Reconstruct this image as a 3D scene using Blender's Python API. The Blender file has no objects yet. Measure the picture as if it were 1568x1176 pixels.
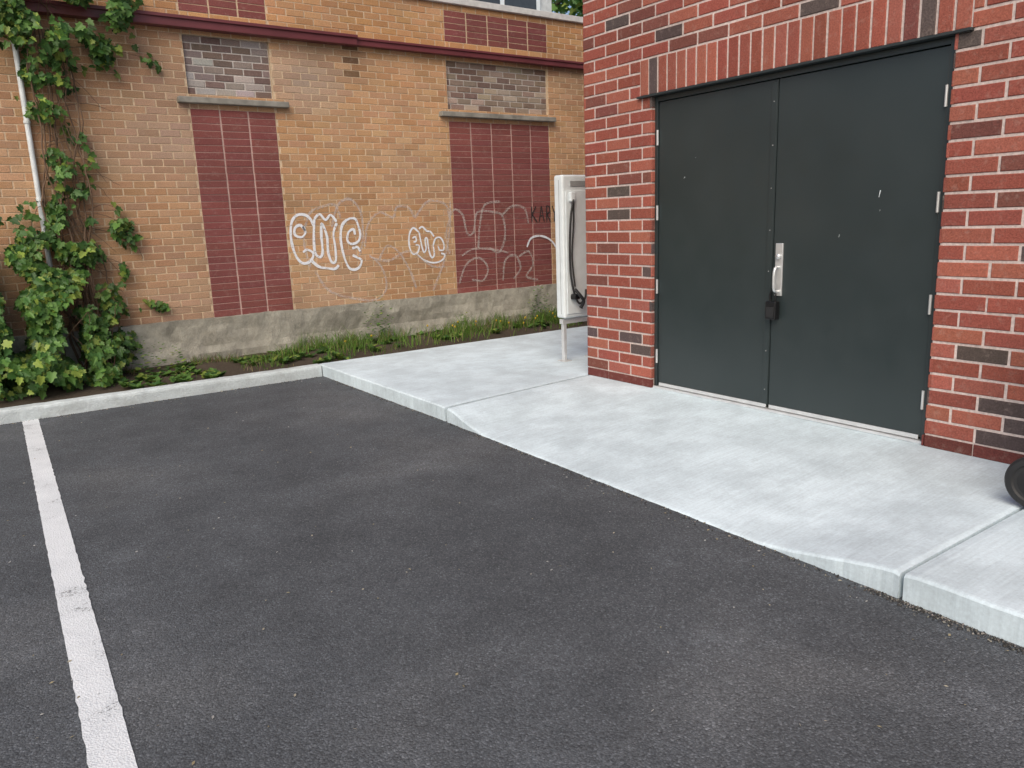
import bpy, math, random
from mathutils import Vector, Matrix, noise
R = random.Random(7)
scene = bpy.context.scene
COL = scene.collection

# ------------------------------------------------------------------ helpers
def link(o, parent=None):
    COL.objects.link(o)
    if parent: o.parent = parent
    return o
def empty(name):
    e = bpy.data.objects.new(name, None); COL.objects.link(e); return e
def mesh_obj(name, V, F, mat, parent=None, cols=None, smooth=False):
    me = bpy.data.meshes.new(name)
    me.from_pydata(V, [], F)
    if cols is not None:
        a = me.color_attributes.new("Col", 'FLOAT_COLOR', 'POINT')
        flat = []
        for c in cols: flat.extend((c[0], c[1], c[2], 1.0))
        a.data.foreach_set("color", flat)
    if smooth:
        me.polygons.foreach_set("use_smooth", [True]*len(me.polygons))
    me.materials.append(mat); me.update()
    return link(bpy.data.objects.new(name, me), parent)
def box(name, x0,x1,y0,y1,z0,z1, mat, parent=None, bev=0.0, seg=2):
    V=[(x,y,z) for x in (x0,x1) for y in (y0,y1) for z in (z0,z1)]
    F=[(0,1,3,2),(4,6,7,5),(0,4,5,1),(2,3,7,6),(0,2,6,4),(1,5,7,3)]
    o = mesh_obj(name,V,F,mat,parent)
    if bev>0:
        m=o.modifiers.new("b",'BEVEL'); m.width=bev; m.segments=seg; m.limit_method='ANGLE'
    return o
def tube(path, r, V, F, n=8, cap=True):
    path=[Vector(p) for p in path]; k=len(path); base=len(V)
    for i,p in enumerate(path):
        t=(path[min(i+1,k-1)]-path[max(i-1,0)]).normalized()
        a=t.orthogonal() if i==0 else (a-t*a.dot(t))
        if a.length<1e-5: a=t.orthogonal()
        a.normalize(); b=t.cross(a)
        rr=r[i] if isinstance(r,(list,tuple)) else r
        for j in range(n):
            th=2*math.pi*j/n
            V.append(tuple(p+a*(rr*math.cos(th))+b*(rr*math.sin(th))))
    for i in range(k-1):
        for j in range(n):
            q=base+i*n; j2=(j+1)%n
            F.append((q+j,q+j2,q+n+j2,q+n+j))
    if cap:
        F.append(tuple(base+j for j in range(n))[::-1]); F.append(tuple(base+(k-1)*n+j for j in range(n)))
def catmull(P, sub=6):
    P=[Vector(p) for p in P]; out=[]
    for i in range(len(P)-1):
        p0=P[max(i-1,0)];p1=P[i];p2=P[i+1];p3=P[min(i+2,len(P)-1)]
        for s in range(sub):
            t=s/sub
            out.append(0.5*((2*p1)+(p2-p0)*t+(2*p0-5*p1+4*p2-p3)*t*t+(3*p1-p0-3*p2+p3)*t**3))
    out.append(P[-1]); return out

# ------------------------------------------------------------------ materials
class NT:
    def __init__(s, name):
        s.m=bpy.data.materials.new(name); s.m.use_nodes=True
        s.t=s.m.node_tree; s.N=s.t.nodes; s.L=s.t.links
        s.b=s.N["Principled BSDF"]; s.out=s.N["Material Output"]
        s.tc=s.N.new("ShaderNodeTexCoord")
    def n(s,t,**k):
        x=s.N.new(t)
        for a,b in k.items(): setattr(x,a,b)
        return x
    def l(s,a,b): s.L.new(a,b)
    def noise(s,scale,detail=2,rough=0.55,vec=None,dim=None):
        x=s.n("ShaderNodeTexNoise"); x.inputs["Scale"].default_value=scale
        x.inputs["Detail"].default_value=detail; x.inputs["Roughness"].default_value=rough
        s.l(vec or s.tc.outputs["Object"], x.inputs["Vector"]); return x.outputs["Fac"]
    def voro(s,scale):
        x=s.n("ShaderNodeTexVoronoi"); x.inputs["Scale"].default_value=scale
        s.l(s.tc.outputs["Object"], x.inputs["Vector"]); return x
    def ramp(s,fac,stops):
        r=s.n("ShaderNodeValToRGB"); e=r.color_ramp.elements
        while len(e)<len(stops): e.new(0.5)
        for el,(p,c) in zip(e,stops):
            el.position=p; el.color=(c,c,c,1) if isinstance(c,(int,float)) else (*c,1)
        s.l(fac,r.inputs["Fac"]); return r.outputs["Color"]
    def mix(s,fac,a,b,mode='MIX'):
        x=s.n("ShaderNodeMix",data_type='RGBA',blend_type=mode)
        for v,i in ((fac,0),(a,6),(b,7)):
            if hasattr(v,"links"): s.l(v,x.inputs[i])
            elif i==0: x.inputs[0].default_value=v
            else: x.inputs[i].default_value=(*v,1) if isinstance(v,tuple) else (v,v,v,1)
        return x.outputs[2]
    def bump(s,h,strength,dist=0.01):
        x=s.n("ShaderNodeBump"); x.inputs["Strength"].default_value=strength
        x.inputs["Distance"].default_value=dist; s.l(h,x.inputs["Height"])
        s.l(x.outputs[0],s.b.inputs["Normal"])
    def attr(s):
        x=s.n("ShaderNodeAttribute",attribute_name="Col"); return x.outputs["Color"]
    def col(s,c):
        if hasattr(c,"links"): s.l(c,s.b.inputs["Base Color"])
        else: s.b.inputs["Base Color"].default_value=(*c,1)
    def set(s,rough=0.8,metal=0.0,spec=0.5):
        s.b.inputs["Roughness"].default_value=rough; s.b.inputs["Metallic"].default_value=metal
        s.b.inputs["Specular IOR Level"].default_value=spec
        return s.m
def simple(name,c,rough=0.6,metal=0.0,var=0.12,scale=12,bump=0.0):
    t=NT(name); f=t.noise(scale)
    lo=tuple(x*(1-var) for x in c); hi=tuple(min(1,x*(1+var)) for x in c)
    t.col(t.ramp(f,[(0.3,lo),(0.7,hi)]))
    if bump: t.bump(t.noise(scale*10),bump,0.004)
    return t.set(rough,metal)

def m_brick(name, lowscale, amt):
    t=NT(name); a=t.attr()
    f=t.noise(110,3,0.65); c=t.mix(1.0,a,t.ramp(f,[(0.3,0.72),(0.7,1.25)]),'MULTIPLY')
    g=t.noise(lowscale,4); c=t.mix(1.0,c,t.ramp(g,[(0.3,1-amt),(0.7,1+amt)]),'MULTIPLY')
    h=t.noise(22,3,0.7); c=t.mix(t.ramp(h,[(0.54,0.0),(0.76,0.22)]),c,(0.50,0.40,0.34))
    t.col(c); t.bump(f,0.6,0.006); return t.set(0.85,0,0.3)
M_brickN=m_brick("red_brick",0.9,0.12)
M_brickF=m_brick("tan_brick",1.1,0.16)
def m_mortar(name,c,s=60):
    t=NT(name); f=t.noise(s,3); g=t.noise(1.5,2)
    k=t.ramp(f,[(0.3,tuple(x*0.78 for x in c)),(0.7,tuple(min(1,x*1.15) for x in c))])
    t.col(t.mix(1.0,k,t.ramp(g,[(0.3,0.85),(0.7,1.1)]),'MULTIPLY')); t.bump(f,0.6,0.004); return t.set(0.95,0,0.2)
M_mortN=m_mortar("mortar_light",(0.66,0.56,0.52))
M_mortF=m_mortar("mortar_tan",(0.62,0.48,0.33))

def m_asphalt():
    t=NT("asphalt")
    big=t.noise(0.55,4,0.6); med=t.noise(3.0,4,0.65)
    base=t.ramp(big,[(0.35,(0.081,0.090,0.101)),(0.52,(0.098,0.108,0.120)),(0.66,(0.132,0.141,0.151))])
    c=t.mix(1.0,base,t.ramp(med,[(0.3,0.82),(0.62,1.1),(0.75,1.45)]),'MULTIPLY')
    v=t.voro(150.0)
    st=t.ramp(v.outputs["Color"],[(0.0,0.60),(0.45,0.94),(0.75,1.18),(1.0,2.0)])
    c=t.mix(1.0,c,st,'MULTIPLY')
    gap=t.ramp(v.outputs["Distance"],[(0.0,1.12),(0.9,0.70)])
    c=t.mix(1.0,c,gap,'MULTIPLY')
    dn=t.noise(230,1); c=t.mix(t.ramp(dn,[(0.72,0.0),(0.77,0.6)]),c,(0.38,0.38,0.37))
    t.col(c)
    inv=t.n("ShaderNodeMath",operation='SUBTRACT'); inv.inputs[0].default_value=1.0
    t.l(v.outputs["Distance"],inv.inputs[1]); t.bump(inv.outputs[0],0.6,0.005)
    return t.set(0.88,0,0.35)
M_asph=m_asphalt()

def m_concrete(name,c,blotch=0.18,streak=True,stain=0.0):
    t=NT(name)
    f=t.noise(70,3,0.7); b=t.noise(2.6,5,0.72)
    k=t.ramp(b,[(0.38,tuple(x*(1-blotch) for x in c)),(0.5,c),(0.60,tuple(min(1,x*(1+blotch)) for x in c))])
    k=t.mix(1.0,k,t.ramp(f,[(0.3,0.90),(0.7,1.06)]),'MULTIPLY')
    lg=t.noise(0.7,2); k=t.mix(1.0,k,t.ramp(lg,[(0.3,0.92),(0.7,1.05)]),'MULTIPLY')
    h=f
    if streak:
        mp=t.n("ShaderNodeMapping"); mp.inputs["Scale"].default_value=(4.0,75.0,4.0); mp.inputs["Rotation"].default_value=(0,0,0.12)
        t.l(t.tc.outputs["Object"],mp.inputs["Vector"])
        h=t.noise(1.0,3,0.6,mp.outputs[0])
        k=t.mix(1.0,k,t.ramp(h,[(0.3,0.92),(0.7,1.05)]),'MULTIPLY')
    if stain>0:
        sn=t.noise(4.0,5,0.72); k=t.mix(t.ramp(sn,[(0.45,0.0),(0.68,stain)]),k,(0.13,0.12,0.09))
    t.col(k); t.bump(h,0.35 if streak else 0.8,0.004 if streak else 0.012); return t.set(0.9,0,0.3)
M_slab=m_concrete("sidewalk_concrete",(0.625,0.735,0.795),0.11)
M_curb=m_concrete("curb_concrete",(0.61,0.68,0.70),0.13,False,0.2)
M_found=m_concrete("foundation_concrete",(0.40,0.385,0.33),0.20,False,0.5)

def m_leaf(name,trans=0.3):
    t=NT(name); a=t.attr(); t.col(a); t.set(0.45,0,0.4)
    tr=t.n("ShaderNodeBsdfTranslucent"); t.l(a,tr.inputs["Color"])
    mx=t.n("ShaderNodeMixShader"); mx.inputs[0].default_value=trans
    t.l(t.b.outputs[0],mx.inputs[1]); t.l(tr.outputs[0],mx.inputs[2]); t.l(mx.outputs[0],t.out.inputs["Surface"])
    return t.m
M_leaf=m_leaf("leaf"); M_grass=m_leaf("grass_blade",0.3)
t=NT("gravel"); t.col(t.attr()); M_gravel=t.set(0.9)
M_stem=simple("vine_stem",(0.15,0.095,0.06),0.8)
M_soil=m_mortar("soil",(0.075,0.06,0.045),40)
def m_ground():
    t=NT("ground_dirt_grass"); f=t.noise(0.8,4); t.col(t.ramp(f,[(0.35,(0.05,0.07,0.025)),(0.6,(0.09,0.08,0.05))])); return t.set(0.95)
M_ground=m_ground()
def m_door():
    t=NT("door_paint"); f=t.noise(2.0,3); g=t.noise(300,1); h=t.noise(7,3,0.7)
    t.col(t.ramp(f,[(0.3,(0.023,0.034,0.036)),(0.7,(0.030,0.041,0.043))]))
    rr=t.ramp(h,[(0.3,0.30),(0.7,0.40)]); t.l(rr,t.b.inputs["Roughness"])
    t.b.inputs["Specular IOR Level"].default_value=0.65
    t.bump(g,0.05,0.002); return t.m
M_door=m_door()
M_black=simple("black_metal",(0.007,0.007,0.008),0.4)
M_steel=simple("brushed_steel",(0.72,0.73,0.73),0.35,0.6,0.06)
M_alu=simple("aluminium_sill",(0.70,0.72,0.73),0.4,0.4,0.08)
M_lintel=simple("lintel_paint",(0.028,0.036,0.038),0.5)
M_flash=simple("maroon_flashing",(0.15,0.038,0.044),0.45,0.0,0.15,3)
M_coping=simple("coping_metal",(0.62,0.62,0.60),0.5)
M_sill=simple("stone_sill",(0.26,0.25,0.22),0.85,0,0.3,8,0.4)
M_white=simple("white_enamel",(0.74,0.80,0.82),0.35,0,0.04)
M_grey=simple("grey_panel",(0.30,0.31,0.31),0.5)
M_rubber=simple("black_rubber",(0.018,0.018,0.019),0.6)
M_binp=simple("bin_plastic",(0.02,0.06,0.11),0.5)
M_pipe=simple("white_pvc",(0.68,0.73,0.75),0.4)
M_siding=simple("pale_siding",(0.55,0.58,0.58),0.6)
M_glass=simple("window_glass",(0.05,0.06,0.07),0.08)
M_bark=simple("bark",(0.08,0.06,0.045),0.9,0,0.3,20,0.6)
def m_line():
    t=NT("line_paint"); f=t.noise(90,3,0.75); g=t.noise(5,3,0.6)
    s=t.n("ShaderNodeMath",operation='ADD'); t.l(f,s.inputs[0]); t.l(g,s.inputs[1])
    h=t.n("ShaderNodeMath",operation='MULTIPLY'); h.inputs[1].default_value=0.5; t.l(s.outputs[0],h.inputs[0])
    t.col(t.ramp(h.outputs[0],[(0.35,(0.18,0.19,0.20)),(0.41,(0.66,0.70,0.73)),(0.65,(0.79,0.83,0.86))]))
    v=t.voro(150.0); t.bump(v.outputs["Distance"],0.5,0.004); return t.set(0.8)
M_line=m_line()
def m_spray(name,c,alpha,lo=0.25):
    t=NT(name); t.col(c); t.set(0.8)
    f=t.noise(35,2,0.7)
    a=t.ramp(f,[(lo,alpha*0.3),(lo+0.2,alpha)])
    t.l(a,t.b.inputs["Alpha"]); return t.m
M_sprayW=m_spray("white_spray",(0.80,0.83,0.88),0.97)
M_sprayF=m_spray("faded_spray",(0.70,0.64,0.60),0.40,0.33)
M_sprayK=m_spray("black_spray",(0.03,0.025,0.025),0.95)

# ------------------------------------------------------------------ bricks
class Bricks:
    def __init__(s,O,u,v,n): s.O=Vector(O);s.u=Vector(u);s.v=Vector(v);s.n=Vector(n);s.V=[];s.F=[];s.C=[]
    def add(s,a0,a1,b0,b1,col,d=0.0,depth=0.03,bev=0.004):
        k=len(s.V); d+=R.uniform(-0.0015,0.0015)
        ja=R.uniform(-0.0015,0.0015); sk=R.uniform(-0.0012,0.0012)
        for (e,dd) in ((bev,d),(0,d-bev),(0,d-depth)):
            for (a,b) in ((a0+e,b0+e-sk),(a1-e,b0+e+sk),(a1-e,b1-e+sk),(a0+e,b1-e-sk)):
                s.V.append(tuple(s.O+s.u*(a+ja)+s.v*b+s.n*dd)); s.C.append(col)
        s.F.append((k,k+1,k+2,k+3))
        for r in (0,4):
            for j in range(4):
                j2=(j+1)%4; s.F.append((k+r+j,k+r+4+j,k+r+4+j2,k+r+j2))
    def done(s,name,mat,parent): return mesh_obj(name,s.V,s.F,mat,parent,s.C)
def jit(c,v=0.15,h=0.05):
    k=1+R.uniform(-v,v); return tuple(max(0,x*k*(1+R.uniform(-h,h))) for x in c)

# ================================================================== NEAR BUILDING (red brick, door)
WX=4.366; WY=5.066
nb=empty("brick_building")
RH=0.0896; Z0=0.07; OY0,OY1=2.13,4.295; LY0,LY1=2.05,4.42; LZ=Z0+24*RH; SZ=LZ+3*RH
G=0.0072
def ncol():
    r=R.random()
    if r<0.07: return jit((0.100,0.074,0.070),0.18)
    if r<0.15: return jit((0.20,0.070,0.056),0.15)
    if r<0.50: return jit((0.350,0.112,0.078),0.10)
    return jit((0.295,0.084,0.060),0.13)
def near_wall(B,y_lo,y_hi):
    nrow=int((5.2-Z0)/RH); BL=0.267; g=G
    for i in range(nrow):
        b0=Z0+i*RH+g; b1=Z0+(i+1)*RH-g; mid=(b0+b1)/2
        iv=[(y_lo,y_hi)]
        if mid<LZ: iv=[(y_lo,OY0),(OY1,y_hi)]
        elif mid<SZ: iv=[(y_lo,LY0),(LY1,y_hi)]
        for (a,b) in iv:
            x=y_hi-(BL/2 if i%2 else 0); edges=[]
            if i%2: edges.append((max(x,a),y_hi))
            while x>y_lo-BL: edges.append((x-BL,x)); x-=BL
            for (p,q) in edges:
                p2=max(p,a);q2=min(q,b)
                if q2-p2<0.03: continue
                B.add(p2+(g if p2>a or a==y_lo else 0.001),q2-(g if q2<b else 0.001),b0,b1,ncol(),0.0)
B=Bricks((WX,0,0),(0,1,0),(0,0,1),(-1,0,0))
near_wall(B,-5.0,WY)
n=int(round((LY1-LY0)/0.0896))
sw=(LY1-LY0)/n
for i in range(n):
    B.add(LY0+i*sw+G,LY0+(i+1)*sw-G,LZ+0.012,SZ-G,ncol(),0.001)
y=WY
while y>-5:
    p,q=y-0.267,y
    bc=lambda: jit((0.15,0.042,0.036),0.12)
    if q>OY0 and p<OY1:
        if p<OY0: B.add(p+0.004,OY0,0.0,Z0-0.004,bc(),0.004)
        if q>OY1: B.add(max(p,OY1),q-0.004,0.0,Z0-0.004,bc(),0.004)
    else: B.add(p+0.004,q-0.004,0.0,Z0-0.004,bc(),0.004)
    y-=0.267
B.done("brick_facade",M_brickN,nb)
B=Bricks((WX,WY,0),(-1,0,0),(0,0,1),(0,1,0))
for i in range(int((5.2-Z0)/RH)):
    x=0.0 if i%2 else -0.133
    if i%2==0: B.add(-0.133+G,-0.0005,Z0+i*RH+G,Z0+(i+1)*RH-G,ncol())
    while x>-8:
        B.add(x-0.267+G,x-G,Z0+i*RH+G,Z0+(i+1)*RH-G,ncol()); x-=0.267
B.done("brick_side",M_brickN,nb)
for nm,yy,nn in (("jamb_far",OY1,(0,-1,0)),("jamb_near",OY0,(0,1,0))):
    B=Bricks((WX,yy,0),(1,0,0),(0,0,1),nn)
    for i in range(24): B.add(0.001,0.10,Z0+i*RH+G,Z0+(i+1)*RH-G,ncol(),0.0015,0.02)
    B.done(nm,M_brickN,nb)
D=0.006
box("wall_mortar_near",WX+D,WX+0.25,-5,OY0-D,0,5.25,M_mortN,nb)
box("wall_mortar_far",WX+D,WX+0.25,OY1+D,WY-D,0,5.25,M_mortN,nb)
box("wall_mortar_top",WX+D,WX+0.25,OY0-D,OY1+D,LZ+0.012,5.25,M_mortN,nb)
box("side_mortar",WX+0.25,WX+8,WY-0.3,WY-D,0,5.25,M_mortN,nb)
box("roof",WX+0.0,WX+8,-5,WY,5.25,5.4,M_coping,nb)
DX=WX+0.045
box("lintel",WX-0.026,WX+0.10,LY0-0.01,LY1+0.01,LZ-0.006,LZ+0.009,M_lintel,nb,0.002)
FZ=LZ-0.008
box("frame_far",DX-0.012,DX+0.08,OY1-0.030,OY1-0.002,0.005,FZ,M_door,nb,0.002)
box("frame_near",DX-0.012,DX+0.08,OY0+0.002,OY0+0.034,0.005,FZ,M_door,nb,0.002)
box("frame_head",DX-0.011,DX+0.08,OY0+0.034,OY1-0.030,FZ-0.035,FZ,M_door,nb,0.002)
YC=3.222
box("door_leaf_far",DX,DX+0.045,YC+0.003,OY1-0.035,0.035,FZ-0.040,M_door,nb,0.003)
box("door_leaf_near",DX,DX+0.045,OY0+0.039,YC-0.003,0.035,FZ-0.040,M_door,nb,0.003)
box("astragal",DX-0.007,DX-0.0005,YC+0.005,YC+0.046,0.04,FZ-0.055,M_door,nb,0.002)
box("threshold",WX+0.015,DX+0.10,OY0+0.004,OY1-0.004,0.001,0.017,M_alu,nb,0.003)
for a,b in ((YC+0.012,OY1-0.05),(OY0+0.05,YC-0.012)):
    box("door_sweep",DX-0.010,DX-0.001,a,b,0.022,0.047,M_alu,nb,0.002)
box("interior_dark",DX+0.05,DX+0.2,OY0,OY1,0.0,LZ,M_black,nb)
V=[];F=[]
for zc in [0.26,0.81,1.37,1.92]:
    for yy in (OY1-0.031,OY0+0.036):
        tube([(DX-0.014,yy,zc-0.055),(DX-0.014,yy,zc+0.055)],0.0085,V,F,10)
mesh_obj("hinges",V,F,M_steel,nb)
V=[];F=[]
for i in range(8):
    z=0.15+i*0.27; tube([(DX-0.0095,YC+0.026,z),(DX-0.006,YC+0.026,z)],0.004,V,F,8)
mesh_obj("rivets",V,F,M_grey,nb)
hy=YC-0.055
box("handle_plate",DX-0.014,DX-0.001,hy-0.028,hy+0.028,0.80,1.145,M_steel,nb,0.004,3)
V=[];F=[]
tube([(DX-0.014,hy,1.06),(DX-0.030,hy,1.06)],0.017,V,F,20)
tube(catmull([(DX-0.012,hy,0.99),(DX-0.045,hy,0.985),(DX-0.058,hy,0.95),(DX-0.058,hy,0.87),(DX-0.045,hy,0.835),(DX-0.012,hy,0.83)]),0.010,V,F,10)
mesh_obj("handle_pull",V,F,M_steel,nb,smooth=True)
box("key_lockbox",DX-0.062,DX-0.012,hy-0.020,hy+0.060,0.645,0.765,M_black,nb,0.007,3)
box("key_lockbox_face",DX-0.066,DX-0.061,hy-0.010,hy+0.050,0.66,0.73,M_rubber,nb,0.002)
V=[];F=[]
tube(catmull([(DX-0.035,hy+0.040,0.76),(DX-0.035,hy+0.042,0.81),(DX-0.035,hy+0.02,0.845),(DX-0.035,hy+0.0,0.81),(DX-0.035,hy+0.0,0.76)]),0.006,V,F,8)
mesh_obj("lockbox_shackle",V,F,M_black,nb,smooth=True)
V=[];F=[]
def sliver(p,q,w):
    k=len(V);V.extend([(DX-0.0015,p[0]-w,p[1]),(DX-0.0015,p[0]+w,p[1]),(DX-0.0015,q[0]+w*.4,q[1]),(DX-0.0015,q[0]-w*.4,q[1])]);F.append((k,k+1,k+2,k+3))
sliver((2.505,1.45),(2.512,1.41),0.003); sliver((2.50,1.34),(2.503,1.33),0.001); sliver((4.0,1.62),(4.01,1.61),0.003)
sliver((3.9,1.75),(3.905,1.745),0.002); sliver((2.75,1.2),(2.752,1.18),0.001)
mesh_obj("door_scratches",V,F,M_white,nb)

# ================================================================== FAR BUILDING
FY=8.70; fb=empty("brick_building")
FZ0=0.43; rh=0.0722
tan=[(0.49,0.280,0.145),(0.51,0.298,0.155),(0.455,0.255,0.130),(0.52,0.315,0.172),(0.465,0.275,0.155)]
def tcol(x,z):
    c=jit(R.choice(tan),0.09,0.03)
    w=0.5+0.5*noise.noise(Vector((x*0.9,z*0.9,3.0)))
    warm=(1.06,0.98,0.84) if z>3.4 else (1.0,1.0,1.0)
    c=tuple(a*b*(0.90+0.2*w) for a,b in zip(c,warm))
    s=max(0,1-abs(x-4.02)/0.11)*(1 if 2.95+0.1*R.random()<z<3.4 else 0)
    c=tuple(a*(1-0.6*min(1,s*1.6)) for a in c)
    e=max(0,1-((x-3.45)/0.55)**2-((z-2.95)/0.45)**2)
    e2=max(0,noise.noise(Vector((x*0.7,z*1.1,11.0))))*0.35
    m=(c[0]+c[1]+c[2])/3
    e=min(.8,e*.45+e2); c=tuple(a*(1-e)+m*.98*e for a in c)
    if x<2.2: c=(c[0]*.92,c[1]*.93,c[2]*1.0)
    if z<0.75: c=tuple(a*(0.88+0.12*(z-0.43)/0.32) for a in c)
    return c
def pcol(): return jit((0.215,0.070,0.064),0.10,0.04)
def wcol(x,z,x0,x1):
    big=noise.noise(Vector((x*2.2,z*3.0,x0)))
    r=R.random()
    if x0<4:
        if r<0.22+0.4*big: return jit((0.40,0.37,0.35),0.12)
        if r<0.6: return jit((0.25,0.205,0.185),0.12)
        return jit((0.175,0.128,0.110),0.15)
    if r<0.25+0.4*big: return jit((0.39,0.32,0.25),0.12)
    if r<0.65: return jit((0.27,0.205,0.16),0.12)
    return jit((0.19,0.13,0.105),0.15)
PL=(2.17,3.055); PR=(5.27,6.86)
def far_row(B,i):
    z0=FZ0+i*rh+.004; z1=FZ0+(i+1)*rh-.004; m=(z0+z1)/2; g=0.0068
    iv=[(-7.0,PL[0],'t')]
    for P,n_ in ((PL,3),(PR,5)):
        if m<2.63 : iv.append((*P,'p%d'%n_))
        elif m<2.72: iv.append((*P,'t'))
        elif m<3.30: iv.append((*P,'w'))
        elif m<3.53: iv.append((*P,'t'))
        elif m<3.90: iv.append((*P,'p%d'%n_))
        else: iv.append((*P,'t'))
        if P is PL: iv.append((PL[1],PR[0],'t'))
    iv.append((PR[1],14.0,'t'))
    for a,b,k in iv:
        if k[0]=='p':
            nn=int(k[1]); w=(b-a)/nn
            for j in range(nn): B.add(a+j*w+(0.0085 if j else 0.002),a+(j+1)*w-(0.0085 if j<nn-1 else .002),z0-0.001,z1+0.001,pcol(),0.0,0.03,0.003)
        else:
            x=math.floor(a/0.205)*0.205+(0.1025 if i%2 else 0)-0.205
            while x<b:
                p=max(x,a);q=min(x+0.205,b); x+=0.205
                if q-p<0.02: continue
                if k=='w': B.add(p+g,q-g,z0+.002,z1-.002,wcol((p+q)/2,m,a,b),-0.035,0.03,0.004)
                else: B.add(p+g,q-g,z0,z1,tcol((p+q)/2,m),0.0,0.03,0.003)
B=Bricks((0,FY,0),(1,0,0),(0,0,1),(0,-1,0))
nr=int((4.0-FZ0)/rh)
for i in range(nr): far_row(B,i)
B.done("wall_bricks",M_brickF,fb)
TZ=FZ0+nr*rh
M_mortW=m_mortar("mortar_window",(0.58,0.54,0.50)); M_mortR=m_mortar("mortar_red",(0.52,0.36,0.32))
def mort(name,x0,x1,z0,z1,d,mat=None): box(name,x0,x1,FY+d,FY+0.3,z0,z1,mat or M_mortF,fb)
first=lambda zz:[FZ0+i*rh for i in range(60) if FZ0+(i+.5)*rh>=zz][0]
wz0=first(2.72); wz1=first(3.30); pz=first(2.63)
mort("mortar",-7,PL[0],0.43,TZ,0.004); mort("mortar",PL[1],PR[0],0.43,TZ,0.004); mort("mortar",PR[1],14,0.43,TZ,0.004)
for P in (PL,PR):
    mort("mortar",P[0],P[1],0.43,pz,0.005,M_mortR); mort("mortar",P[0],P[1],pz,wz0,0.004)
    mort("mortar",P[0],P[1],wz0,wz1,0.041,M_mortW); mort("mortar",P[0],P[1],wz1,TZ,0.004)
V=[];F=[];nx=420;nz=10
for i in range(nx+1):
    x=-7+21*i/nx
    for j in range(nz+1):
        z=-0.3+(0.735)*j/nz
        dy=0.030*noise.noise(Vector((x*1.5,z*4,0)))+0.014*noise.noise(Vector((x*9,z*9,4)))
        if z<0.12: dy-=0.02+0.03*max(0,noise.noise(Vector((x*2.5,3,8))))
        zz=z+((0.014*noise.noise(Vector((x*2,7,1)))+0.010*noise.noise(Vector((x*13,2,1)))) if j==nz else 0)
        V.append((x,FY-0.06+dy,zz))
    V.append((x,FY+0.1,0.437))
s=nz+2
for i in range(nx):
    for j in range(nz+1): F.append((i*s+j,(i+1)*s+j,(i+1)*s+j+1,i*s+j+1))
mesh_obj("foundation",V,F,M_found,fb)
for a,b in ((2.05,3.20),(5.13,6.94)):
    box("window_sill",a,b,FY-0.075,FY+0.03,2.645,2.705,M_sill,fb,0.008)
box("flashing_left",-7,4.045,FY-0.115,FY-0.002,3.355,3.455,M_flash,fb,0.006)
box("flashing_left_lip",-7,4.047,FY-0.135,FY-0.114,3.43,3.462,M_flash,fb,0.004)
box("flashing_right",4.045,14,FY-0.085,FY-0.002,3.362,3.440,M_flash,fb,0.006)
box("flashing_right_lip",4.05,14,FY-0.10,FY-0.084,3.42,3.447,M_flash,fb,0.004)
box("coping",-7,14,FY-0.045,FY+0.33,TZ,TZ+0.075,M_coping,fb,0.006)
box("roof",-7,14,FY+0.33,FY+12,3.6,TZ-0.1,M_grey,fb)
V=[];F=[]
tube([(0.70,FY-0.035,0.9),(0.70,FY-0.035,3.34)],0.024,V,F,12)
for z in (1.0,1.7,2.4,3.1): tube([(0.70,FY-0.035,z-0.012),(0.70,FY-0.035,z+0.012)],0.031,V,F,12)
mesh_obj("conduit_pipe",V,F,M_pipe,fb)
us=fb
box("upper_storey",6.6,9.6,12.0,15,3.6,6.4,M_siding,us)
box("upper_window_frame",7.6,9.3,11.95,11.998,4.3,5.6,M_white,us,0.01)
box("upper_window_glass",7.7,8.4,11.94,11.949,4.4,5.5,M_glass,us)
box("upper_window_glass2",8.5,9.2,11.94,11.949,4.4,5.5,M_glass,us)

# graffiti ---------------------------------------------------------
def ribbon(pts,w,V,F,y):
    P=catmull([(p[0],0,p[1]) for p in pts],7); k=len(P); b=len(V)
    for i,p in enumerate(P):
        t=(P[min(i+1,k-1)]-P[max(i-1,0)]); 
        if t.length<1e-6: t=Vector((1,0,0))
        t.normalize(); nrm=Vector((-t.z,0,t.x))
        ww=w*(0.85+0.3*noise.noise(p*9))*(0.6 if i in(0,k-1) else 1)
        a=p+nrm*ww;c=p-nrm*ww
        V.append((a.x,y,a.z));V.append((c.x,y,c.z))
    for i in range(k-1): F.append((b+2*i,b+2*i+1,b+2*i+3,b+2*i+2))
def tag(strokes,x0,x1,z0,z1,w,mat,name,y0):
    for si,s in enumerate(strokes):
        V=[];F=[]
        ribbon([(x0+(x1-x0)*p[0],z0+(z1-z0)*p[1]) for p in s],w,V,F,y0-0.0006*si)
        mesh_obj(name,V,F,mat,fb)
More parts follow.
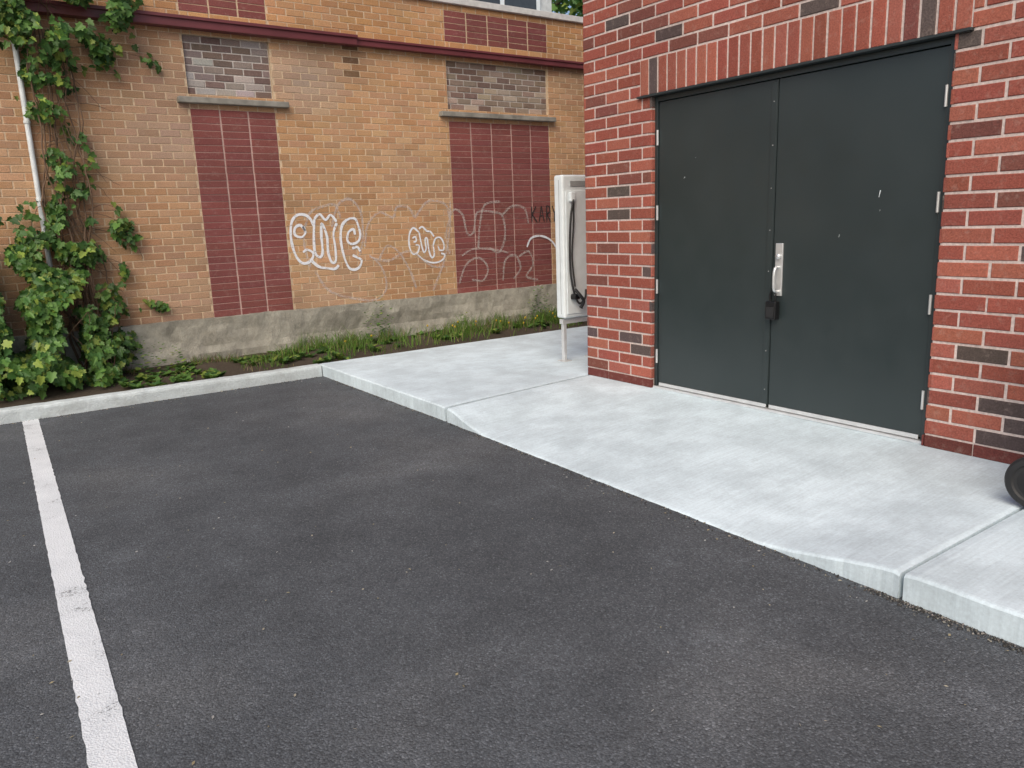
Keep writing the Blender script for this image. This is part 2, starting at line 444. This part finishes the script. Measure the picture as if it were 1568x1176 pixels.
om=[[(.20,.72),(.14,.82),(.06,.78),(.05,.66),(.14,.62),(.20,.70),(.17,.80)],
    [(.33,.78),(.26,.96),(.12,1.0),(.02,.88),(-.01,.62),(.02,.36),(.09,.20),(.18,.17),(.26,.24),(.28,.34),(.20,.40),(.14,.36)],
    [(.34,.92),(.31,.60),(.31,.34),(.38,.26),(.42,.36),(.42,.62),(.44,.84),(.50,.62),(.50,.34),(.54,.16),(.60,.18),(.61,.40),(.60,.66),(.66,.84)],
    [(.34,.92),(.42,1.0),(.50,.90),(.58,.98),(.66,.86)],
    [(.24,.22),(.34,.10),(.46,.06),(.58,.04),(.64,.10)],
    [(.98,.78),(.94,.90),(.84,.90),(.74,.80),(.70,.58),(.72,.30),(.78,.06),(.86,.0),(.95,.04),(.99,.16),(.92,.22),(.86,.26)],
    [(.98,.78),(1.0,.62),(.96,.50),(.86,.46),(.80,.52),(.82,.66),(.90,.72),(.92,.62)],
    [(.86,.38),(.94,.40),(.98,.32)]]
tag(om,3.11,3.95,0.84,1.50,0.0170,M_sprayW,"graffiti_tag",FY-0.004)
om2=[[(.30,.85),(.14,.98),(.02,.80),(.0,.50),(.08,.28),(.22,.30),(.28,.48),(.18,.52)],
     [(.30,.85),(.34,.55),(.40,.30),(.47,.40),(.46,.66),(.52,.66),(.55,.34),(.62,.14),(.70,.22),(.68,.48)],
     [(.30,.95),(.40,1.0),(.52,.88),(.62,.86),(.72,.72)],
     [(.68,.48),(.76,.66),(.90,.68),(.99,.52),(.98,.34),(.86,.34),(.82,.46)],
     [(.22,.24),(.40,.08),(.60,.0),(.80,.0),(.96,.08),(1.0,.20),(.90,.24)],[(.10,.70),(.18,.74),(.20,.62),(.12,.60)]]
tag(om2,4.60,5.10,0.86,1.31,0.0125,M_sprayW,"graffiti_tag_small",FY-0.004)
fad=[[(3.30,.90),(3.25,1.2),(3.34,1.5),(3.5,1.58),(3.66,1.60),(3.72,1.45)],
     [(3.60,1.35),(3.70,1.60),(3.86,1.66),(3.98,1.50),(3.98,1.20),(3.92,1.0)],
     [(4.0,1.10),(4.06,1.36),(4.22,1.50),(4.40,1.44),(4.46,1.56),(4.62,1.55),(4.70,1.42)],
     [(3.35,.86),(3.50,.62),(3.80,.50),(4.10,.46),(4.25,.60),(4.20,.85),(4.05,1.0)],
     [(4.18,.95),(4.30,1.10),(4.46,1.0),(4.60,.75),(4.66,.55)],
     [(4.70,1.42),(4.90,1.62),(5.15,1.58),(5.20,1.40)],
     [(5.18,.95),(5.14,1.2),(5.26,1.5),(5.40,1.44),(5.46,1.2),(5.56,1.22),(5.62,1.46),(5.80,1.48)],
     [(5.30,.56),(5.42,.80),(5.62,.88),(5.76,.74),(5.68,.58),(5.50,.60)],
     [(5.80,1.48),(6.02,1.42),(6.06,1.15),(5.96,.94),(5.80,1.00)],
     [(6.0,.55),(6.05,.82),(6.22,.88),(6.30,.70),(6.18,.56)],[(6.28,.86),(6.45,.92),(6.52,.74),(6.40,.58),(6.60,.52)],
     [(4.05,.98),(4.30,.92),(4.60,1.02),(4.90,.82),(5.10,.80)],
     [(6.02,1.42),(6.2,1.54),(6.4,1.50),(6.46,1.30)],[(4.9,.50),(5.1,.9),(5.2,1.3),(5.22,1.62)],[(5.62,1.0),(5.66,1.3),(5.75,1.56),(6.0,1.60)]]
for i,s in enumerate(fad):
    V=[];F=[];ribbon(s,0.017,V,F,FY-0.0032-0.0003*i); mesh_obj("graffiti_faded",V,F,M_sprayF,fb)
V=[];F=[]; ribbon([(6.42,.98),(6.50,1.10),(6.68,1.12),(6.86,1.04),(6.98,.88)],0.016,V,F,FY-0.0105); mesh_obj("graffiti_stroke",V,F,M_sprayW,fb)
V=[];F=[]; ribbon([(5.36,.92),(5.55,1.0),(5.9,.97),(6.1,.92)],0.015,V,F,FY-0.0110); mesh_obj("graffiti_stroke",V,F,M_sprayF,fb)
kar=[[(0,0),(0,1)],[(.14,1),(.01,.5),(.16,0)],[(.22,0),(.30,1),(.38,0)],[(.25,.4),(.36,.4)],[(.46,0),(.46,1),(.56,.95),(.57,.6),(.47,.5),(.58,0)],
     [(.64,1),(.71,.5),(.78,1)],[(.71,.5),(.70,0)],[(.86,0),(.86,1),(.98,0),(.98,1)]]
for i,s in enumerate(kar):
    V=[];F=[]
    for a,b in zip(s,s[1:]): ribbon([(6.52+.56*a[0],1.31+.22*a[1]),(6.52+.56*b[0],1.31+.22*b[1])],0.011,V,F,FY-0.009-0.0005*i)
    mesh_obj("graffiti_letters",V,F,M_sprayK,fb)

# ================================================================== GROUND
def sheet(name,x0,x1,y0,y1,z,mat): return mesh_obj(name,[(x0,y0,z),(x1,y0,z),(x1,y1,z),(x0,y1,z)],[(0,1,2,3)],mat)
sheet("ground",-400,400,-400,400,-0.30,M_ground)
AZ=-0.115
def aspz(x,y): return AZ+0.006*noise.noise(Vector((x*0.5,y*0.5,0)))*min(1,abs(x-2.9)*0.7)
V=[];F=[];nx,ny=70,60
xs=[-40+ (42.9)*(i/nx)**0.55 for i in range(nx+1)]; ys=[-40+47.36*(j/ny)**0.5 for j in range(ny+1)]
for x in xs:
    for y in ys: V.append((x,y,aspz(x,y)))
for i in range(nx):
    for j in range(ny): a=i*(ny+1)+j; F.append((a,a+ny+1,a+ny+2,a+1))
mesh_obj("asphalt_parking_lot",V,F,M_asph,smooth=True)
V=[];F=[]
N=200
for i in range(N+1):
    y=-1.5+ (7.325+1.5)*i/N; xc=0.14+(y-2.24)*0.0272
    e1=0.006*noise.noise(Vector((0,y*22,0))); e2=0.006*noise.noise(Vector((5,y*22,0)))
    V.append((xc-0.057+e1,y,aspz(xc,y)+0.004)); V.append((xc+0.057+e2,y,aspz(xc,y)+0.004))
for i in range(N): F.append((2*i,2*i+1,2*i+3,2*i+2))
mesh_obj("parking_line",V,F,M_line)
V=[];F=[];nx,ny=160,12
for i in range(nx+1):
    for j in range(ny+1):
        x=-8+22*i/nx;y=7.40+1.30*j/ny
        V.append((x,y,-0.06+0.05*(j/ny)+0.03*noise.noise(Vector((x*3,y*3,2)))-(0.03 if j==0 else 0)))
for i in range(nx):
    for j in range(ny): a=i*(ny+1)+j; F.append((a,a+ny+1,a+ny+2,a+1))
mesh_obj("soil_bed",V,F,M_soil,smooth=True)
def curb():
    V=[];F=[];n=140
    for i in range(n+1):
        x=-8+(2.80+8)*i/n
        w=0.006*noise.noise(Vector((x*2.5,0,0)))
        for (yy,zz) in ((7.325,-0.3),(7.325,-0.03),(7.330,-0.012),(7.345,-0.002),(7.435,0.0),(7.447,-0.006),(7.452,-0.02),(7.452,-0.3)):
            V.append((x,yy+w+0.003*noise.noise(Vector((x*14,yy*9,1))),zz+0.005*noise.noise(Vector((x*11,zz*30,3)))))
    s=8
    for i in range(n):
        for j in range(s-1): F.append((i*s+j,(i+1)*s+j,(i+1)*s+j+1,i*s+j+1))
    mesh_obj("concrete_curb",V,F,M_curb)
curb()
sw_=empty("concrete_sidewalk")
def edge(y): return 2.712+0.02*max(0,min(y,5)) 
def drop(y):
    def sm(t): t=max(0,min(1,t)); return t*t*(3-2*t)
    return sm((y-1.30)/(2.10-1.30))*sm((4.95-y)/(4.95-4.35))
def slab(name,f_lo,f_hi,x_hi,ny,dropped,mat=M_slab,nx=40):
    V=[];F=[]
    for i in range(ny+1):
        t=i/ny
        for j in range(-3,nx+1):
            s=max(0,j)/nx
            yh=lambda xx:(f_lo(xx)+(f_hi(xx)-f_lo(xx))*t)
            ye=yh(2.8)
            x0=edge(ye)+0.007*noise.noise(Vector((0,ye*7,1)))+0.004*noise.noise(Vector((0,ye*25,1)))
            x=x0+(x_hi-x0)*(s**1.5)+ (0.012 if j>0 else 0)*(1-s)
            if j==0: x=x0+0.008
            if j<0: x=x0
            if j==-3: x=x0+0.004
            y=yh(x)
            z=0.0
            if dropped: z=-0.106*drop(y)*max(0,min(1,(WX-0.05-x)/(WX-0.05-2.77)))
            z+=0.0025*noise.noise(Vector((x*2,y*2,0)))
            if t in (0.0,1.0): z-=0.006
            if j==0: z-=0.002
            if j==-1: z-=0.012
            if j==-2: z-=0.05+0.02*noise.noise(Vector((0,y*6,2)))
            if j==-3: z=-0.3
            V.append((x,y,z))
    s_=nx+4
    for i in range(ny):
        for j in range(s_-1): a=i*s_+j; F.append((a,a+1,a+s_+1,a+s_))
    for i in (0,ny):
        base=len(V)
        for j in range(s_):
            x,y,z=V[i*s_+j]; V.append((x,y,-0.3))
        for j in range(s_-1): F.append((i*s_+j,i*s_+j+1,base+j+1,base+j))
    mesh_obj(name,V,F,mat,sw_)
jA=lambda x:1.375; jB=lambda x:4.895+(x-2.79)*0.108
slab("slab_near",lambda x:-5.0,lambda x:jA(x)-0.009,4.62,150,False)
slab("slab_door",lambda x:jA(x)+0.009,lambda x:jB(x)-0.016,4.62,150,True)
slab("slab_far",lambda x:jB(min(x,4.4))+0.016,lambda x:7.45,13.0,70,False)
box("joint_filler",2.85,4.6,1.36,1.39,-0.29,-0.035,M_soil,sw_)
mesh_obj("joint_filler_far",[(2.85,4.87,-.03),(4.5,5.05,-.03),(4.5,5.12,-.03),(2.85,4.94,-.03)],[(0,1,2,3)],M_soil,sw_)

# ================================================================== EV CHARGER
ev=empty("ev_charging_station")
cx0,cx1,cy0,cy1=4.60,5.02,5.655,5.785
box("cabinet",cx0,cx1,cy0,cy1,0.42,1.745,M_white,ev,0.022,4)
box("front_panel",cx0+0.030,cx1-0.03,cy0-0.010,cy0-0.001,0.46,1.60,M_white,ev,0.004,3)
box("side_seam",cx0-0.0015,cx0+0.002,cy0+0.05,cy0+0.055,0.46,1.70,M_grey,ev)
box("display",cx0+0.09,cx1-0.12,cy0-0.008,cy0-0.001,1.64,1.69,M_grey,ev,0.003)
box("holster",cx0+0.06,cx0+0.12,cy0-0.05,cy0-0.011,1.50,1.59,M_white,ev,0.012,3)
box("plug_holder",cx0+0.06,cx0+0.13,cy0-0.08,cy0-0.011,0.60,0.65,M_black,ev,0.012,3)
V=[];F=[]
tube(catmull([(cx0+.085,cy0-.05,1.50),(cx0+.05,cy0-.055,1.36),(cx0+.035,cy0-.05,1.1),(cx0+.04,cy0-.05,.85),(cx0+.075,cy0-.055,.66),(cx0+.13,cy0-.06,.56),(cx0+.20,cy0-.06,.60),(cx0+.24,cy0-.03,.68)],8),0.010,V,F,10)
tube(catmull([(cx0+.09,cy0-.05,1.52),(cx0+.085,cy0-.05,1.3),(cx0+.065,cy0-.045,1.0),(cx0+.09,cy0-.05,.72)],8),0.008,V,F,10)
tube(catmull([(cx0+.06,cy0-.08,.70),(cx0+.10,cy0-.11,.64),(cx0+.15,cy0-.10,.58),(cx0+.14,cy0-.07,.52)],6),[0.016]*18+[0.022],V,F,10)
mesh_obj("charging_cable",V,F,M_rubber,ev,smooth=True)
box("stand_beam",cx0+0.0,cx1,5.69,5.74,0.365,0.41,M_alu,ev,0.003)
for x in (cx0+0.015,cx1-0.05):
    box("stand_leg",x,x+0.035,5.695,5.735,0.008,0.37,M_alu,ev,0.003)
    box("stand_foot",x-0.03,x+0.065,5.66,5.77,0.001,0.009,M_alu,ev,0.001)

# ================================================================== TRASH BIN (mostly out of frame)
tb=empty("wheeled_trash_bin")
def wheel(x,y,z,r,w):
    V=[];F=[];n=36
    prof=[(-w/2,r*0.30),(-w/2+0.006,r*0.55),(-w/2+0.004,r*0.66),(-w/2-0.004,r*0.72),(-w/2-0.002,r*0.90),(-w/2+0.008,r*0.98),(-w/2+0.018,r),(w/2-0.018,r),(w/2-0.008,r*.98),(w/2,r*0.9),(w/2,r*0.3)]
    for i in range(n):
        th=2*math.pi*i/n
        for (a,b) in prof: V.append((x+a,y+b*math.cos(th),z+b*math.sin(th)))
    k=len(prof)
    for i in range(n):
        for j in range(k-1): F.append((i*k+j,i*k+j+1,((i+1)%n)*k+j+1,((i+1)%n)*k+j))
    F.append(tuple(i*k for i in range(n))); F.append(tuple(i*k+k-1 for i in range(n)))
    mesh_obj("wheel",V,F,M_rubber,tb)
    V=[];F=[];tube([(x-w/2-0.012,y,z),(x-w/2+0.01,y,z)],r*0.22,V,F,20);mesh_obj("hub",V,F,M_grey,tb)
wheel(3.77,1.335,0.125,0.122,0.05); wheel(4.27,1.335,0.125,0.122,0.05)
V=[];F=[];tube([(3.77,1.335,.125),(4.27,1.335,.125)],0.012,V,F,12);mesh_obj("axle",V,F,M_steel,tb)
def taper(name,b,t,z0,z1,mat):
    V=[(b[0],b[2],z0),(b[1],b[2],z0),(b[1],b[3],z0),(b[0],b[3],z0),(t[0],t[2],z1),(t[1],t[2],z1),(t[1],t[3],z1),(t[0],t[3],z1)]
    F=[(3,2,1,0),(4,5,6,7),(0,1,5,4),(1,2,6,5),(2,3,7,6),(3,0,4,7)]
    o=mesh_obj(name,V,F,mat,tb);m=o.modifiers.new("b",'BEVEL');m.width=0.03;m.segments=3
taper("body",(3.83,4.21,0.80,1.22),(3.76,4.28,0.68,1.30),0.06,0.98,M_binp)
taper("lid",(3.74,4.30,0.66,1.32),(3.78,4.26,0.70,1.30),0.985,1.06,M_binp)
V=[];F=[];tube([(3.84,1.36,0.96),(4.20,1.36,0.96)],0.015,V,F,12);mesh_obj("handle",V,F,M_binp,tb)

# ================================================================== FOLIAGE
LV=[(0,0),(.20,-.12),(.46,.02),(.36,.26),(.52,.50),(.26,.56),(.20,.80),(0,1.0)]
def leaf(V,F,C,pos,size,nrm,up,col):
    n=Vector(nrm).normalized(); u=Vector(up); u=(u-n*u.dot(n))
    if u.length<1e-4: u=n.orthogonal()
    u.normalize(); s=u.cross(n); k=len(V); pos=Vector(pos)
    fold=R.uniform(0.05,0.28); curl=R.uniform(0.0,0.25); wd=R.uniform(.8,1.05)
    pts=[(a*wd,b) for a,b in LV]+[(-a*wd,b) for a,b in LV[1:-1]]
    for (a,b) in pts:
        p=pos+(s*a+u*b+n*(abs(a)*fold-curl*b*b))*size
        V.append(tuple(p)); C.append(col)
    F.append((k,k+1,k+2,k+3,k+4,k+5,k+6,k+7)); 
    F.append((k,k+7,k+13,k+12,k+11,k+10,k+9,k+8))
def lcol(bright):
    r=R.random()
    if r<0.18: c=(0.25,0.34,0.065)
    elif r<0.62: c=(0.115,0.235,0.050)
    else: c=(0.060,0.145,0.034)
    k=bright*R.uniform(.75,1.25); return tuple(x*k for x in c)
vine=empty("climbing_vine")
V=[];F=[];C=[]
def blob(cx,cz,rx,rz,dmin,dmax,n,size=(.042,.082),dens=0.05,k=1.15):
    for _ in range(int(n*k)):
        for _t in range(20):
            a=R.gauss(0,.58);b=R.gauss(0,.58)
            if a*a+b*b<2.4 and noise.noise(Vector(((cx+a*rx)*4.6,(cz+b*rz)*4.6,5)))>-dens: break
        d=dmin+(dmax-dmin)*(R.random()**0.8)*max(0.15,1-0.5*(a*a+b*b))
        z=cz+b*rz
        if z<-0.06: z=-0.06+R.random()*0.15
        p=(cx+a*rx,FY-d,z)
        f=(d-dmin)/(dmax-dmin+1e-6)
        up=(R.uniform(-.9,.9),-R.uniform(.2,.8),-R.uniform(.1,1.0))
        nr_=(R.uniform(-.8,.8),-1,R.uniform(-.3,1.3))
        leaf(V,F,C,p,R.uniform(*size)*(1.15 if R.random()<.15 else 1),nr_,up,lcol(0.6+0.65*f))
for a in [(-1.2,.5,.9,.7,.1,1.0,700),(-.3,.6,.6,.65,.1,1.0,1000),(.25,.75,.5,.5,.1,.85,1150),(.30,.25,.6,.4,.1,1.05,1150),(.70,.62,.42,.55,.08,.7,1050),
          (.82,.15,.35,.3,.1,.9,550),(1.06,.45,.20,.42,.05,.45,220),(.45,1.15,.28,.28,.08,.5,280),(-.2,1.15,.4,.25,.1,.5,200),
          (-.9,1.5,.6,.6,.05,.4,250)]: blob(*a)
for a in [(.92,1.35,.22,.30,.04,.35,190),(1.02,1.62,.22,.15,.04,.3,80),(.90,1.9,.17,.28,.04,.3,50),(.86,2.25,.15,.25,.04,.26,34),
          (.84,2.55,.16,.25,.04,.26,54),(.90,2.8,.20,.2,.04,.28,76),(1.12,2.10,.10,.3,.03,.2,24),(.62,1.62,.13,.10,.03,.2,14),
          (1.24,1.45,.15,.10,.03,.22,56),(1.40,1.32,.14,.09,.02,.15,22),(1.30,1.00,.12,.1,.02,.15,14),(1.45,.62,.16,.05,.02,.12,16),(1.75,.60,.2,.03,.02,.1,9)]: blob(*a,k=1.0,dens=0.0)
for a in [(.95,3.15,.42,.22,.05,.5,250),(1.25,3.42,.42,.18,.1,.5,250),(.75,3.45,.35,.25,.1,.5,230),(1.35,3.08,.22,.14,.04,.25,60),
          (1.62,3.02,.24,.10,.03,.18,26),(1.5,3.6,.3,.15,.1,.4,130),(.3,3.55,.5,.2,.05,.4,120),(1.75,3.5,.15,.1,.05,.25,30)]: blob(*a,k=1.0)
mesh_obj("vine_leaves",V,F,M_leaf,vine,C)
V=[];F=[]
def stem(pts,r):
    P=catmull(pts,6); P=[p+Vector((R.uniform(-.008,.008),R.uniform(-.006,.006),0)) for p in P]
    n=len(P); tube(P,[r*(1-.6*i/n) for i in range(n)],V,F,6)
for i in range(14):
    x=R.uniform(.78,1.12); 
    stem([(x+R.uniform(-.09,.09),FY-R.uniform(.03,.18),z) for z in (-.05,.4,.8,1.2,1.6,2.0,2.4,2.8,3.2,3.45)],R.uniform(.006,.013))
for i in range(30):
    x=R.uniform(.8,1.1); z=R.uniform(.7,3.0); l=R.uniform(.15,.5)*(1 if R.random()<.7 else -.6)
    stem([(x,FY-.05,z),(x+l*.5,FY-.08,z+.05),(x+l,FY-.06,z-R.uniform(0,.2))],.004)
stem([(.9,FY-.1,3.05),(1.4,FY-.08,3.10),(1.7,FY-.05,3.06),(1.95,FY-.04,3.02)],.004)
stem([(1.0,FY-.06,1.45),(1.3,FY-.05,1.36),(1.5,FY-.04,1.20),(1.52,FY-.04,1.1)],.004)
stem([(1.1,FY-.06,.65),(1.4,FY-.05,.60),(1.8,FY-.04,.58),(1.98,FY-.04,.56)],.004)
for i in range(14):
    x=R.uniform(-.6,1.1);stem([(x,FY-R.uniform(.1,.6),-.05),(x+R.uniform(-.2,.2),FY-R.uniform(.1,.7),.3),(x+R.uniform(-.3,.3),FY-R.uniform(.1,.7),.7)],.006)
mesh_obj("vine_stems",V,F,M_stem,vine)

V=[];F=[];C=[]
def blade(x,y,z,h,w,lean,col):
    k=len(V); th=R.uniform(0,6.28); dx,dy=math.cos(th),math.sin(th); lx,ly=lean
    for t,ww in ((0,1),(.5,.8)):
        V.append((x-dx*w*ww+lx*t*t*h,y-dy*w*ww+ly*t*t*h,z+h*t));V.append((x+dx*w*ww+lx*t*t*h,y+dy*w*ww+ly*t*t*h,z+h*t)); C.extend([col,col])
    V.append((x+lx*h,y+ly*h,z+h*.97)); C.append(col)
    F.append((k,k+1,k+3,k+2));F.append((k+2,k+3,k+4))
for i in range(17000):
    x=R.uniform(1.0,11.5); y=8.66-abs(R.gauss(0,.40))
    if y<7.5: continue
    dn=noise.noise(Vector((x*1.9,y*2.5,9)))+.5*noise.noise(Vector((x*6,y*5,2)))
    green=min(1,max(0,(x-2.3)/0.8))
    if dn<-0.05+0.25*(1-green): continue
    h=R.uniform(.05,.21)*(0.55+0.45*green)*(1.15 if x>3 else .8)*(0.8+dn*1.1)*(0.5+0.5*min(1,(y-7.4)/.6))
    r=R.random()
    col=(.15,.28,.045) if r<.5 else ((.09,.18,.032) if r<.82 else (.28,.24,.12))
    if x<2.3 and R.random()<.5: col=(.24,.18,.11)
    k=R.uniform(.7,1.25); col=tuple(a*k for a in col)
    blade(x,y,-0.035,h,R.uniform(.002,.0045),(R.gauss(0,.4),R.gauss(-.1,.4)),col)
mesh_obj("grass",V,F,M_grass,None,C)
V=[];F=[];C=[]
for i in range(360):
    x=R.uniform(1.0,9.5) if i<230 else R.uniform(1.0,3.4); y=R.uniform(7.55,8.55) if x<3.2 else R.uniform(7.85,8.6)
    if noise.noise(Vector((x*2.2,y*2,1)))<-0.12: continue
    for j in range(R.randint(5,9)):
        th=R.uniform(0,6.28); dx,dy=math.cos(th),math.sin(th)
        leaf(V,F,C,(x,y,-.03),R.uniform(.04,.10),(-dx*.6,-dy*.6,.8),(dx,dy,R.uniform(.3,1.2)),lcol(.8))
def tall(x,y,h,n):
    for j in range(n):
        z=-.03+h*(j/n); th=j*2.4; dx,dy=math.cos(th),math.sin(th); o=R.gauss(0,.035)
        leaf(V,F,C,(x+dx*.03+o+.02*z,y+dy*.03+R.gauss(0,.03),z),R.uniform(.03,.06)*(1.15-.6*j/n),(-dx*.4,-dy*.4,1),(dx,dy,R.uniform(-.2,.7)),lcol(1.1))
for (x,y,h) in [(4.02,8.45,.58),(3.9,8.5,.40),(4.15,8.5,.32),(6.45,8.5,.5),(6.55,8.45,.38),(6.35,8.5,.33),(5.2,8.5,.25),(1.5,8.4,.3),(1.32,8.3,.4),(1.7,8.5,.25),(7.3,8.4,.4)]:
    tall(x,y,h,int(h*110))
mesh_obj("weeds",V,F,M_leaf,None,C)
V=[];F=[];C=[]
for i in range(22):
    x=R.choice([R.uniform(5.4,6.8),R.uniform(3.4,6.8)]); y=R.uniform(7.9,8.4); z=R.uniform(.05,.14)
    k=len(V); r=.014
    for j in range(8): V.append((x+r*math.cos(j*.785),y-.004,z+r*math.sin(j*.785)))
    V.append((x,y-.016,z+.004)); C.extend([(.6,.42,.02)]*9)
    for j in range(8): F.append((k+j,k+(j+1)%8,k+8))
mesh_obj("dandelion_flowers",V,F,M_leaf,None,C)
V=[];F=[];C=[]
def flake(x,y,z,s):
    k=len(V);th=R.uniform(0,6.28);c,q=math.cos(th),math.sin(th);a=R.uniform(.25,.6)
    for (u,v,w) in ((-s,0,0),(0,s*a,.3*s),(s,0,.1*s),(0,-s*a,.0)): V.append((x+u*c-v*q,y+u*q+v*c,z+w+.002));
    col=R.choice([(.42,.36,.22),(.5,.46,.36),(.30,.26,.16),(.5,.5,.48)]); C.extend([col]*4); F.append((k,k+1,k+2,k+3))
for i in range(520):
    x=R.uniform(-3,2.75);y=R.uniform(.3,7.2); 
    flake(x,y,aspz(x,y)+.003,R.uniform(.003,.010))
for i in range(110):
    y=R.uniform(.3,4.2);x=edge(y)-abs(R.gauss(0,.06))-.01; flake(x,y,AZ+.004,R.uniform(.003,.010))
for i in range(160):
    x=R.uniform(-2,2.7); flake(x,7.32-abs(R.gauss(0,.06)),AZ+.004,R.uniform(.004,.012))
mesh_obj("leaf_litter",V,F,M_leaf,None,C)
V=[];F=[];C=[]
def pebble(x,y,z,s,c):
    k=len(V)
    for (u,v,w) in ((-1,0,0),(0,-.8,0),(1,.1,0),(.1,.9,0),(.1,0,.8),(0,0,-.5)):
        V.append((x+u*s*R.uniform(.7,1.2),y+v*s*R.uniform(.7,1.2),z+w*s)); C.append(c)
    for a,b in ((0,1),(1,2),(2,3),(3,0)): F.append((k+a,k+b,k+4)); F.append((k+b,k+a,k+5))
for i in range(1900):
    y=R.uniform(.2,1.5) if R.random()<.6 else R.uniform(1.5,7.2)
    x=edge(y)-.006-abs(R.gauss(0,.022)); c=jit(R.choice([(.05,.045,.04),(.09,.085,.08),(.03,.03,.03),(.2,.19,.17)]),.3)
    pebble(x,y,AZ+.003,R.uniform(.002,.007),c)
for i in range(600):
    x=R.uniform(-3,2.75);pebble(x,7.32-abs(R.gauss(0,.02)),AZ+.003,R.uniform(.002,.006),jit((.07,.06,.05),.4))
mesh_obj("gravel",V,F,M_gravel,None,C)

def tree(x,y,h,r,n):
    t=empty("deciduous_tree"); V=[];F=[]
    tube([(x,y,-.3),(x+.1,y,h*.35),(x,y+.1,h*.8)],[.22,.16,.05],V,F,10)
    for i in range(9):
        th=i*.7*2;z=h*(.35+.05*i);e=(x+math.cos(th)*r*.8,y+math.sin(th)*r*.8,z+r*.6)
        tube([(x,y,z),((x+e[0])/2,(y+e[1])/2,z+r*.2),e],[.07,.05,.02],V,F,6)
    mesh_obj("trunk",V,F,M_bark,t)
    V=[];F=[];C=[]
    cl=[(x+R.gauss(0,r*.5),y+R.gauss(0,r*.5),h*.68+R.gauss(0,h*.16)) for _ in range(60)]
    for i in range(n):
        c=R.choice(cl); leaf(V,F,C,(c[0]+R.gauss(0,.35),c[1]+R.gauss(0,.35),c[2]+R.gauss(0,.3)),R.uniform(.12,.25),(R.gauss(0,1),R.gauss(-.5,1),R.gauss(.6,1)),(R.gauss(0,1),R.gauss(0,1),-.5),lcol(1.0))
    mesh_obj("crown",V,F,M_leaf,t,C)
tree(13.2,17.0,8.5,2.6,3500)

# ================================================================== LIGHT
EL=math.radians(44); AZI=Vector((-0.74,-0.67,0)).normalized()
w=bpy.data.worlds.new("World"); scene.world=w; w.use_nodes=True
nt=w.node_tree; sky=nt.nodes.new("ShaderNodeTexSky"); sky.sky_type='NISHITA'; sky.sun_disc=False
sky.sun_elevation=EL; sky.sun_rotation=math.atan2(AZI.x,AZI.y)
sky.air_density=1.0; sky.dust_density=3.5; sky.ozone_density=1.0
bg=nt.nodes["Background"]; bg.inputs[1].default_value=0.15; nt.links.new(sky.outputs[0],bg.inputs[0])
sd=bpy.data.lights.new("sun",'SUN'); sd.energy=1.85; sd.angle=math.radians(50); sd.color=(1.0,0.88,0.72)
so=bpy.data.objects.new("sun",sd); COL.objects.link(so)
to=Vector((AZI.x*math.cos(EL),AZI.y*math.cos(EL),math.sin(EL)))
so.rotation_euler=to.to_track_quat('Z','Y').to_euler(); so.location=to*30
scene.view_settings.view_transform='Standard'; scene.view_settings.look='None'; scene.view_settings.exposure=0

# ================================================================== CAMERA
cd=bpy.data.cameras.new("camera"); cam=bpy.data.objects.new("camera",cd); COL.objects.link(cam)
cd.sensor_width=36; cd.lens=27.05; cd.clip_end=2000; cd.clip_start=0.05
cam.matrix_world=Matrix(((0.8143,0.1495,-0.5608,0),(-0.5793,0.1502,-0.8011,0),(-0.0356,0.9773,0.2089,1.36),(0,0,0,1)))
scene.camera=cam
